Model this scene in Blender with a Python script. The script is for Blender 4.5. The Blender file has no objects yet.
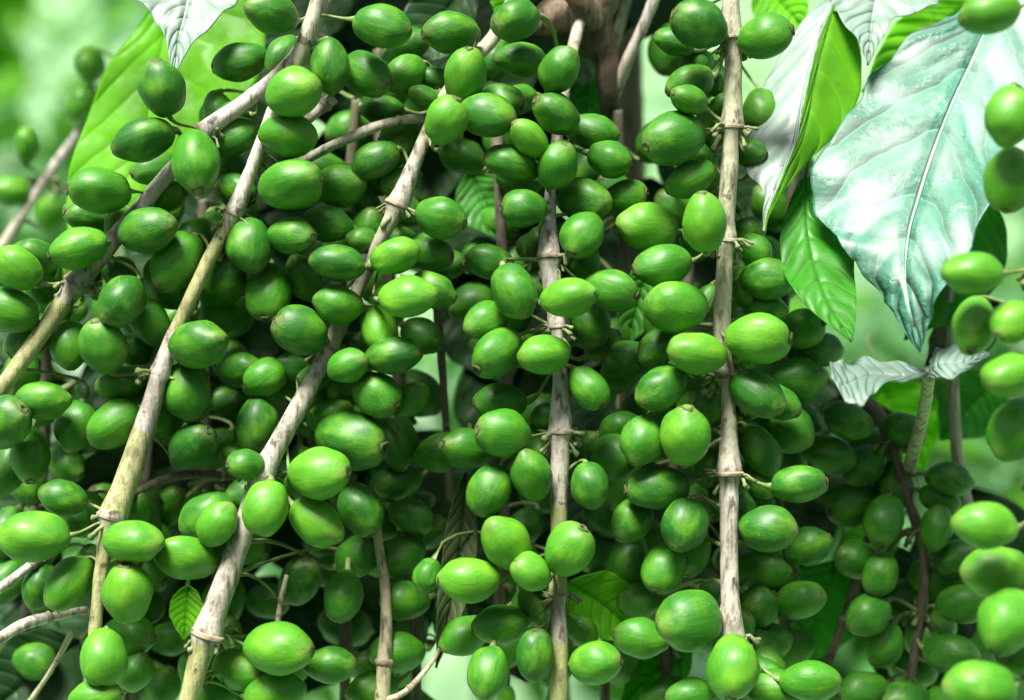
import bpy, bmesh, math, random
from mathutils import Vector, Matrix, noise
R = math.radians
rnd = random.Random(7)
SC = bpy.context.scene
COL = SC.collection

# ------------------------------------------------------------------ camera, sky, sun, exposure
TILT = R(14)
CAM = Vector((0, 0, 1.5)); D = 0.5; F = 60 / 36 * 1024
fw = Vector((0, math.cos(TILT), -math.sin(TILT)))
up = Vector((0, math.sin(TILT), math.cos(TILT)))
rt = Vector((1, 0, 0))
cam = bpy.data.cameras.new('camera'); co = bpy.data.objects.new('camera', cam); COL.objects.link(co)
co.location = CAM; co.rotation_euler = (math.pi / 2 - TILT, 0, 0)
cam.lens = 60; cam.sensor_width = 36; cam.clip_start = 0.02; cam.clip_end = 500
cam.dof.use_dof = True; cam.dof.focus_distance = D - 0.004; cam.dof.aperture_fstop = 6.3
SC.camera = co
EL, AZ = R(71), R(222)          # azimuth clockwise from +Y: behind the camera, to the left
w = bpy.data.worlds.new('World'); SC.world = w; w.use_nodes = True
sky = w.node_tree.nodes.new('ShaderNodeTexSky'); sky.sky_type = 'NISHITA'; sky.sun_disc = False
sky.sun_elevation = EL; sky.sun_rotation = AZ; sky.dust_density = 7; sky.air_density = 1.3; sky.ozone_density = 1.0
bg = w.node_tree.nodes['Background']; bg.inputs[1].default_value = 0.05
w.node_tree.links.new(sky.outputs[0], bg.inputs[0])
sl = bpy.data.lights.new('sun', 'SUN'); sl.energy = 5.0; sl.angle = R(22); sl.color = (1, .97, .9)
so = bpy.data.objects.new('sun', sl); COL.objects.link(so)
sd = Vector((math.sin(AZ) * math.cos(EL), math.cos(AZ) * math.cos(EL), math.sin(EL)))
so.rotation_euler = sd.to_track_quat('Z', 'Y').to_euler(); so.location = (0, 0, 4)
vs = SC.view_settings; vs.view_transform = 'Standard'; vs.look = 'None'; vs.exposure = 1.1; vs.gamma = 1

def P(x, y, d=0):               # photo position + distance behind the main branches (mm) -> place in the world
    z = D + d * .001
    return CAM + z * (fw + rt * ((x - 512) / F) + up * ((350 - y) / F))
def S(px, d=0): return px * (D + d * .001) / F

# ------------------------------------------------------------------ materials
class NT:
    def __init__(s, name):
        s.m = bpy.data.materials.new(name); s.m.use_nodes = True; s.t = s.m.node_tree; s.n = s.t.nodes
        s.b = s.n['Principled BSDF']; s.out = s.n['Material Output']
    def new(s, t, **k):
        n = s.n.new(t)
        for a, v in k.items(): setattr(n, a, v)
        return n
    def put(s, sock, v):
        if isinstance(v, bpy.types.NodeSocket): s.t.links.new(v, sock)
        else: sock.default_value = v
    def math(s, op, a, b=0., c=0.):
        n = s.new('ShaderNodeMath', operation=op)
        for i, v in enumerate((a, b, c)): s.put(n.inputs[i], v)
        return n.outputs[0]
    def mix(s, f, a, b):
        n = s.new('ShaderNodeMix', data_type='RGBA')
        s.put(n.inputs[0], f); s.put(n.inputs[6], a); s.put(n.inputs[7], b)
        return n.outputs[2]
    def noise(s, scale, detail=3, stretch=(1, 1, 1), coord='Object', rough=.55):
        tc = s.new('ShaderNodeTexCoord'); mp = s.new('ShaderNodeMapping'); mp.inputs['Scale'].default_value = stretch
        s.t.links.new(tc.outputs[coord], mp.inputs[0])
        oi = s.new('ShaderNodeObjectInfo'); va = s.new('ShaderNodeVectorMath', operation='ADD')
        s.t.links.new(mp.outputs[0], va.inputs[0])
        sc = s.math('MULTIPLY', oi.outputs['Random'], 37.)
        s.t.links.new(sc, va.inputs[1])
        n = s.new('ShaderNodeTexNoise'); n.inputs['Scale'].default_value = scale; n.inputs['Detail'].default_value = detail
        n.inputs['Roughness'].default_value = rough
        s.t.links.new(va.outputs[0], n.inputs['Vector']); return n.outputs[0]
    def ramp(s, f, a, b, lo=0., hi=1.):
        n = s.new('ShaderNodeMapRange'); n.clamp = True
        for i, v in enumerate((f, a, b, lo, hi)): s.put(n.inputs[i], v)
        return n.outputs[0]
    def bump(s, h, dist, strength=1.):
        n = s.new('ShaderNodeBump'); n.inputs['Distance'].default_value = dist; n.inputs['Strength'].default_value = strength
        s.put(n.inputs['Height'], h); s.t.links.new(n.outputs[0], s.b.inputs['Normal']); return n.outputs[0]
    def set(s, **k):
        for a, v in k.items(): s.put(s.b.inputs[a.replace('_', ' ')], v)

def c4(*c): return (c[0], c[1], c[2], 1)

def mat_berry(name, deep, pale, yellow):
    m = NT(name)
    oi = m.new('ShaderNodeObjectInfo')
    base = m.mix(m.ramp(oi.outputs['Random'], 0, 1), c4(*deep), c4(*pale))
    n1 = m.noise(2.2, 2)                                   # broad ripening patches
    col = m.mix(m.ramp(n1, .48, .72, 0, .75), base, c4(*yellow))
    n2 = m.noise(9, 3, (1, 1, .12))                        # lengthwise streaks
    col = m.mix(m.ramp(n2, .54, .74, 0, .22), col, c4(.12, .30, .04))
    n3 = m.noise(26, 2)                                    # small freckles
    col = m.mix(m.ramp(n3, .66, .74, 0, .35), col, c4(.38, .52, .22))
    n4 = m.noise(11, 4)
    col = m.mix(m.ramp(n4, .64, .72, 0, .6), col, c4(.06, .08, .02))
    tc = m.new('ShaderNodeTexCoord'); sp = m.new('ShaderNodeSeparateXYZ'); m.t.links.new(tc.outputs['Object'], sp.inputs[0])
    tipf = m.math('MULTIPLY', m.ramp(sp.outputs[2], .36, .5, 0, 1), m.ramp(m.noise(7, 3), .4, .6, 0, .75))
    col = m.mix(tipf, col, c4(.16, .20, .05))        # brownish yellow around the scar
    m.set(Base_Color=col, Roughness=m.ramp(n2, .3, .7, .46, .60), Coat_Weight=.28, Coat_Roughness=.36, Specular_IOR_Level=.36, IOR=1.45)
    m.set(Subsurface_Weight=.12); m.b.inputs['Subsurface Radius'].default_value = (.4, 1, .2); m.b.inputs['Subsurface Scale'].default_value = .003
    h = m.math('ADD', m.math('MULTIPLY', n2, .9), m.math('MULTIPLY', m.noise(40, 3), .35))
    m.bump(h, .0011, .26)
    return m.m
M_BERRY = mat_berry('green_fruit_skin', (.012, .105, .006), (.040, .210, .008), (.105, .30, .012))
M_BERRY_LIT = mat_berry('lit_fruit_skin', (.045, .225, .009), (.085, .30, .012), (.15, .37, .018))  # lit copy of the skin: front fruit and dim twig fruit brightened by colour

def mat_plain(name, a, b, scale=30, rough=.6, stretch=(1, 1, 1), bump=.0005, coord='Object', lo=.35, hi=.65):
    m = NT(name); n = m.noise(scale, 4, stretch, coord)
    m.set(Base_Color=m.mix(m.ramp(n, lo, hi), c4(*a), c4(*b)), Roughness=rough); m.bump(n, bump, .6); return m.m
M_TIP = mat_plain('fruit_scar', (.10, .11, .04), (.025, .035, .012), 4, .7, bump=.0002)
M_STALK = mat_plain('fruit_stalk_skin', (.12, .22, .05), (.22, .24, .10), 300, .6)
M_TUFT = mat_plain('dry_stalk_skin', (.24, .30, .12), (.08, .12, .04), 300, .8)

def mat_bark(name, a, b, green, gfac=(.45, .6), dark=(.10, .075, .05)):
    m = NT(name)
    n1 = m.noise(55, 5, (1, 1, .25)); n2 = m.noise(520, 5, (1, 1, .10)); n3 = m.noise(16, 2, (1, 1, .6)); n4 = m.noise(190, 3)
    col = m.mix(m.ramp(n1, .35, .65), c4(*a), c4(*b))
    col = m.mix(m.ramp(n3, gfac[0], gfac[1], 0, .8), col, c4(*green))
    col = m.mix(m.ramp(n2, .50, .66, 0, .85), col, c4(*dark))
    col = m.mix(m.ramp(m.noise(90, 4, (1, 1, .5)), .6, .64, 0, .6), col, c4(*[v * .45 for v in b]))
    col = m.mix(m.ramp(n4, .66, .7, 0, .8), col, c4(.06, .045, .03))
    m.set(Base_Color=col, Roughness=.62)
    m.bump(m.math('ADD', n2, m.math('MULTIPLY', n4, .5)), .0011, .8); return m.m
M_BARK = mat_bark('pale_branch_bark', (.56, .53, .47), (.42, .385, .32), (.36, .37, .22))
M_BARKG = mat_bark('greenish_branch_bark', (.52, .50, .33), (.46, .40, .28), (.34, .42, .12), (.4, .6))
M_BARKY = mat_bark('young_green_branch_skin', (.44, .43, .20), (.36, .36, .17), (.26, .34, .09), (.45, .7), (.18, .16, .07))
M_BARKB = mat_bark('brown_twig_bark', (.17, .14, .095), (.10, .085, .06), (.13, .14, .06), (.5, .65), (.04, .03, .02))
M_TRUNK = mat_bark('dark_trunk_bark', (.20, .145, .09), (.07, .048, .03), (.13, .11, .06), (.5, .7), (.02, .015, .01))
M_NODE = mat_plain('node_scar_bark', (.42, .35, .25), (.13, .09, .05), 350, .8)

def mat_leaf(name, top, vein, trans, tw=.35, rough=.3, coat=.5, nveins=9, wet=False, bumpd=.0012):
    m = NT(name)
    uv = m.new('ShaderNodeUVMap'); sp = m.new('ShaderNodeSeparateXYZ'); m.t.links.new(uv.outputs[0], sp.inputs[0])
    U = m.math('ABSOLUTE', m.math('SUBTRACT', m.math('MULTIPLY', sp.outputs[0], 2.), 1.)); V = sp.outputs[1]
    wob = m.math('MULTIPLY', m.noise(60, 2), .5)
    ph = m.math('ADD', m.math('SUBTRACT', m.math('MULTIPLY', V, float(nveins)), m.math('MULTIPLY', m.math('POWER', U, 1.3), 1.7)), wob)
    fr = m.math('ABSOLUTE', m.math('SUBTRACT', m.math('FRACT', ph), .5))       # .5 = vein
    vn = m.ramp(fr, .455, .49, 0, 1)
    mid = m.ramp(U, .012, .03, 1, 0)
    vm = m.math('MAXIMUM', m.math('MULTIPLY', vn, .55), mid)
    n1 = m.noise(35, 4); n2 = m.noise(900, 3)
    t2 = tuple(v * .55 for v in top)
    col = m.mix(m.ramp(n1, .35, .68), c4(*top), c4(*t2))
    col = m.mix(vm, col, c4(*vein))
    col = m.mix(m.ramp(m.noise(240, 3), .68, .73, 0, .6), col, c4(.16, .12, .04))
    h = m.math('SUBTRACT', m.math('MULTIPLY', m.math('POWER', m.math('MULTIPLY', fr, 2.), 3.), -1.), m.math('MULTIPLY', mid, 1.))
    h = m.math('ADD', h, m.math('MULTIPLY', m.noise(180, 4), 1.1 if wet else .6))
    nb = m.bump(h, bumpd, .9)
    m.set(Base_Color=col, Roughness=m.ramp(m.noise(120, 3), .4, .62, rough * .7, rough * 1.3), Coat_Weight=coat, Coat_Roughness=rough * .75, IOR=1.5, Coat_IOR=1.5 + .2 * (coat > .7))
    tr = m.new('ShaderNodeBsdfTranslucent'); tcol = m.mix(vm, c4(*trans), c4(*[v * .7 for v in trans])); m.put(tr.inputs[0], m.mix(m.ramp(n1, .4, .7, 0, .5), tcol, c4(*[v * .6 for v in trans])))
    m.t.links.new(nb, tr.inputs['Normal'])
    mx = m.new('ShaderNodeMixShader'); mx.inputs[0].default_value = tw
    m.t.links.new(m.b.outputs[0], mx.inputs[1]); m.t.links.new(tr.outputs[0], mx.inputs[2]); m.t.links.new(mx.outputs[0], m.out.inputs[0])
    return m.m
M_LWET = mat_leaf('wet_leaf_surface', (.045, .24, .15), (.13, .38, .26), (.12, .6, .04), .15, .60, .75, 8, wet=True, bumpd=.0024)  # bluish base: sky reflection put into the colour of a green leaf
M_LGLOSS = mat_leaf('glossy_leaf_surface', (.20, .32, .25), (.34, .46, .36), (.15, .5, .04), .12, .62, .8, 9, bumpd=.0007)  # pale base carries the white sheen of the sky
M_LBACKLIT = mat_leaf('backlit_leaf_surface', (.19, .58, .008), (.21, .60, .015), (.30, .85, .006), .5, .7, .0, 8, bumpd=.0004)  # glow of a backlit leaf put into the base colour
M_LGREEN = mat_leaf('green_leaf_surface', (.06, .33, .02), (.10, .40, .05), (.14, .60, .02), .5, .5, .2, 9, bumpd=.0006)
M_LDARK = mat_leaf('dark_leaf_surface', (.014, .075, .012), (.018, .085, .016), (.02, .14, .01), .2, .75, .0, 9, bumpd=.0003)  # darkened base; on the backing leaves it stands in for shade
M_LDRY = mat_leaf('dull_leaf_surface', (.10, .16, .05), (.12, .18, .06), (.10, .22, .03), .25, .6, .1, 12, bumpd=.0003)
M_RIB = mat_plain('leaf_rib_skin', (.16, .38, .13), (.20, .42, .18), 200, .65)
m = NT('water_drop'); m.set(Base_Color=c4(.95, 1, 1), Roughness=.03, IOR=1.33, Transmission_Weight=1.); M_DROP = m.m

# ------------------------------------------------------------------ mesh helpers
def mesh_obj(name, bm, mat, parent=None, smooth=True):
    me = bpy.data.meshes.new(name); bm.to_mesh(me); bm.free()
    for p in me.polygons: p.use_smooth = smooth
    me.materials.append(mat)
    o = bpy.data.objects.new(name, me); COL.objects.link(o)
    if parent: adopt(o, parent)
    return o
WM = {}
def adopt(o, parent):
    o.parent = parent
    if parent.name in WM: o.matrix_parent_inverse = WM[parent.name].inverted()
def thing(name, label, cat, loc, group=None):
    o = bpy.data.objects.new(name, None); COL.objects.link(o); o.location = loc; o.empty_display_size = .02
    o['label'] = label; o['category'] = cat
    if group: o['group'] = group
    WM[o.name] = Matrix.Translation(loc); return o

def spline(pts, step):           # Catmull-Rom through tuples of any length; step in the first two coordinates
    out = []
    n = len(pts)
    for i in range(n - 1):
        p0, p1, p2, p3 = pts[max(i - 1, 0)], pts[i], pts[i + 1], pts[min(i + 2, n - 1)]
        L = math.hypot(p2[0] - p1[0], p2[1] - p1[1]); k = max(1, int(L / step))
        for j in range(k):
            t = j / k
            out.append(tuple(.5 * ((2 * b) + (c - a) * t + (2 * a - 5 * b + 4 * c - d) * t * t + (3 * b - a - 3 * c + d) * t ** 3) for a, b, c, d in zip(p0, p1, p2, p3)))
    out.append(tuple(pts[-1])); return out

def tube_into(bm, pts, rad, seg=12, wob=0., cap=True):
    rings = []
    ref = Vector((.31, .87, .2))
    for i, p in enumerate(pts):
        a = pts[max(i - 1, 0)]; b = pts[min(i + 1, len(pts) - 1)]
        t = (b - a).normalized(); x = t.cross(ref).normalized(); y = t.cross(x)
        ring = []
        for k in range(seg):
            an = 2 * math.pi * k / seg; dr = x * math.cos(an) + y * math.sin(an)
            r = rad[i]
            if wob: r *= 1 + wob * noise.noise((p + dr * rad[i]) * 160)
            ring.append(bm.verts.new(p + dr * r))
        rings.append(ring)
    for a, b in zip(rings, rings[1:]):
        for k in range(seg): bm.faces.new((a[k], a[(k + 1) % seg], b[(k + 1) % seg], b[k]))
    if cap:
        bm.faces.new(rings[0][::-1]); bm.faces.new(rings[-1])

# berries ---------------------------------------------------------------------------------
def berry_mesh(seed):
    r = random.Random(seed); bm = bmesh.new(); pt = (0, 0, .35, 0, .18, 0, 0, .5, .1)[seed % 9]
    NR, NS = 22, 28; tap = r.uniform(.03, .12); tapb = r.uniform(.02, .09); lob = r.uniform(0, .05); off = Vector((seed * 3.1, seed, 0))
    rows = []
    for i in range(NR + 1):
        a = math.pi * i / NR; z = -math.cos(a) * .5; s = math.sin(a) ** .93 * .5
        s *= 1 - tap * max(0, z * 2) ** 2 - tapb * max(0, -z * 2) ** 1.5
        if z > .3: s *= 1 - pt * (z - .3) / .2 * .45; z += pt * .05 * (z - .3) / .2
        if a > 3.0: z -= .012
        row = []
        for k in range(NS):
            an = 2 * math.pi * k / NS
            rr = s * (1 + lob * math.cos(2 * an) - .014 * math.exp(-((math.sin(an)) / .12) ** 2))
            v = Vector((rr * math.cos(an), rr * math.sin(an), z))
            v += v.normalized() * (.050 * noise.noise(v * 2.4 + off) + .008 * noise.noise(v * 9 + off))
            row.append(bm.verts.new(v))
            if i in (0, NR): break
        rows.append(row)
    for i in range(NR):
        A, B = rows[i], rows[i + 1]
        for k in range(NS):
            k2 = (k + 1) % NS
            if len(A) == 1: bm.faces.new((A[0], B[k2], B[k]))
            elif len(B) == 1: bm.faces.new((A[k], A[k2], B[0]))
            else: bm.faces.new((A[k], A[k2], B[k2], B[k]))
    bm.normal_update()
    me = bpy.data.meshes.new('berry'); bm.to_mesh(me); bm.free()
    for p in me.polygons: p.use_smooth = True
    return me
def tip_mesh():
    bm = bmesh.new(); prof = [(.0, .478), (.03, .474), (.045, .486), (.062, .506), (.080, .503), (.098, .480)]
    rows = []
    for i, (r_, z) in enumerate(prof):
        row = []
        for k in range(14):
            an = 2 * math.pi * k / 14; q = r_ * (1 + .12 * math.sin(3 * an + 1) + .08 * math.sin(5 * an))
            row.append(bm.verts.new((q * math.cos(an), q * math.sin(an), z)))
            if i == 0: break
        rows.append(row)
    for i in range(len(rows) - 1):
        A, B = rows[i], rows[i + 1]
        for k in range(14):
            k2 = (k + 1) % 14
            if len(A) == 1: bm.faces.new((A[0], B[k], B[k2]))
            else: bm.faces.new((A[k], B[k], B[k2], A[k2]))
    me = bpy.data.meshes.new('fruit_scar'); bm.to_mesh(me); bm.free()
    for p in me.polygons: p.use_smooth = True
    me.materials.append(M_TIP); return me
BM = [berry_mesh(i) for i in range(9)]
BMN = [me.copy() for me in BM]
for me in BM: me.materials.append(M_BERRY)
for me in BMN: me.materials.append(M_BERRY_LIT)
TIPM = tip_mesh()

# branches --------------------------------------------------------------------------------
# points: (x, y, depth mm, width px)
BR = {}
def branch(key, pts, nodes, label, mat, name='coffee_branch', group='fruiting branches in front', aux=36, wob=.10, green=()):
    sp = spline(pts, 7)
    t = thing(name, label, 'branch', P(*sp[0][:3]), group)
    nd = []
    for nx, ny in nodes:
        i = min(range(len(sp)), key=lambda k: (sp[k][0] - nx) ** 2 + (sp[k][1] - ny) ** 2); nd.append(i)
    world = [P(*q[:3]) for q in sp]; rad = []
    for i, q in enumerate(sp):
        r = S(q[3], q[2]) / 2
        for k in nd:
            dd = (k - i) * 7
            if 0 <= dd: r *= 1 + .42 * math.exp(-dd / 17)
            elif dd > -10: r *= 1.1
        rad.append(r)
    bm = bmesh.new(); tube_into(bm, world, rad, 14, wob); st = mesh_obj('stem', bm, mat, t)
    if green:                    # younger green lengths of the same stem
        st.data.materials.append(M_BARKY)
        for f in st.data.polygons:
            i = min(f.index // 14, len(sp) - 1)
            if any(a < sp[i][1] < b for a, b in green): f.material_index = 1
    for k in nd:
        a, b = world[max(k - 1, 0)], world[min(k + 1, len(world) - 1)]; tt = (b - a).normalized(); c = world[k]
        bm = bmesh.new(); R0 = rad[k]
        tube_into(bm, [c + tt * R0 * z for z in (-.20, -.14, -.07, .0, .07, .14, .22)], [R0 * v for v in (.9, .99, 1.05, 1.0, 1.06, .99, .7)], 14, .25)
        mesh_obj('node', bm, M_NODE, t)
        bm = bmesh.new()          # dry fruit stalks left at the node
        for q in range(rnd.randint(11, 16)):
            s = rnd.choice((-1, 1)); d0 = (rt * s * rnd.uniform(.5, 1.2) + up * rnd.uniform(-1.4, .25) - fw * rnd.uniform(-1., .7)).normalized()
            d1 = (d0 + Vector((rnd.uniform(-1, 1), rnd.uniform(-1, 1), rnd.uniform(-1, .6))) * .8).normalized()
            ln = S(rnd.uniform(7, 19), sp[k][2]); p0 = c + d0 * R0 * .8; p1 = p0 + d0 * ln * .45; p2 = p1 + (d1 - up * .5).normalized() * ln * .6
            w_ = S(rnd.uniform(1.5, 3.0), sp[k][2])
            tube_into(bm, [p0, p0.lerp(p1, .5), p1, p1.lerp(p2, .5), p2, p2 + d1 * w_ * .8], [w_ * v for v in (1.2, .8, .7, .8, 1.3, .7)], 6, .5)
        mesh_obj('dry_stalks', bm, M_TUFT, t)['kind'] = 'stuff'
    anchors = [i for i in nd]
    last = -99
    for i in range(0, len(sp), max(1, int(aux / 7))):
        if all(abs(i - k) > 4 for k in nd): anchors.append(i)
    BR[key] = dict(obj=t, sp=sp, anchors=anchors, world=world, rad=rad, count=0)
    return t

branch('A', [(352, -70, 20, 16), (325, 0, 8, 16), (300, 50, 3, 15), (270, 82, 2, 15), (240, 106, 2, 16), (205, 132, 2, 15), (165, 178, 4, 15), (122, 230, 0, 18), (76, 284, 0, 20), (42, 333, -2, 18), (0, 390, -4, 17), (-50, 455, -6, 17)],
       [(205, 130), (78, 283)], 'leftmost pale branch running down to the left edge through green fruit', M_BARK, green=((300, 900),))
branch('B', [(345, -90, 0, 17), (318, 5, -2, 17), (297, 60, -2, 16), (275, 105, -2, 13), (258, 150, -3, 12), (236, 208, -3, 15), (205, 268, -4, 14), (168, 350, -4, 15), (150, 410, -5, 20), (130, 470, -6, 24), (113, 518, -8, 22), (103, 560, -8, 15), (95, 630, -9, 13), (88, 720, -9, 12)],
       [(234, 211), (163, 372), (113, 518)], 'long pale branch whose greenish lower end splits the lower left fruit', M_BARK, green=((225, 330), (430, 506), (524, 900)))
branch('C', [(540, -60, 30, 15), (498, 30, 22, 14), (472, 60, 14, 15), (440, 105, 4, 14), (418, 155, 0, 14), (398, 205, 0, 18), (378, 245, 1, 13), (358, 290, 8, 14), (328, 350, 4, 16), (300, 405, -2, 19), (262, 475, -5, 20), (240, 540, -6, 22), (207, 635, -8, 24), (188, 700, -9, 18), (170, 760, -9, 17)],
       [(398, 203), (328, 350), (264, 474), (207, 636)], 'slanting grey branch with a bare lower stretch left of the middle', M_BARK, green=((640, 900),))
branch('D', [(596, -40, 46, 13), (580, 20, 38, 12), (565, 85, 22, 12), (551, 190, 6, 12), (549, 258, 0, 18), (556, 320, 0, 14), (560, 372, -2, 14), (560, 432, -3, 19), (559, 520, -3, 17), (558, 600, -3, 14), (560, 650, -4, 17), (558, 720, -4, 18)],
       [(549, 262), (560, 330), (560, 432), (559, 594)], 'thin pale upright branch hanging down the middle of the picture', M_BARK, green=((500, 590), (640, 900)))
branch('E', [(731, -80, 0, 17), (731, 0, -2, 17), (733, 60, -2, 17), (732, 128, -3, 18), (727, 200, -3, 17), (725, 250, -3, 17), (722, 345, -3, 17), (728, 400, -4, 14), (729, 474, -4, 20), (729, 560, -5, 18), (732, 640, -6, 20), (733, 720, -4, 19)],
       [(732, 38), (732, 128), (725, 245), (728, 376), (729, 476), (732, 642)], 'straight pale upright branch right of the middle with ringed nodes', M_BARK)
branch('G', [(1050, -80, -46, 16), (1046, 100, -46, 16), (1040, 250, -47, 16), (1044, 420, -47, 16), (1040, 560, -48, 16), (1034, 760, -48, 16)],
       [(1040, 270), (1042, 470), (1040, 600)], 'nearest branch at the right edge with large blurred pale green fruit', M_BARK, group='fruiting branches in front')
branch('T', [(120, 60, 150, 9), (84, 124, 145, 9), (45, 180, 140, 10), (0, 250, 135, 11), (-50, 320, 130, 11)], [(45, 180)],
       'blurred thin twig at the upper left with a few small fruit', M_BARK, group='twigs behind the fruit')

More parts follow.
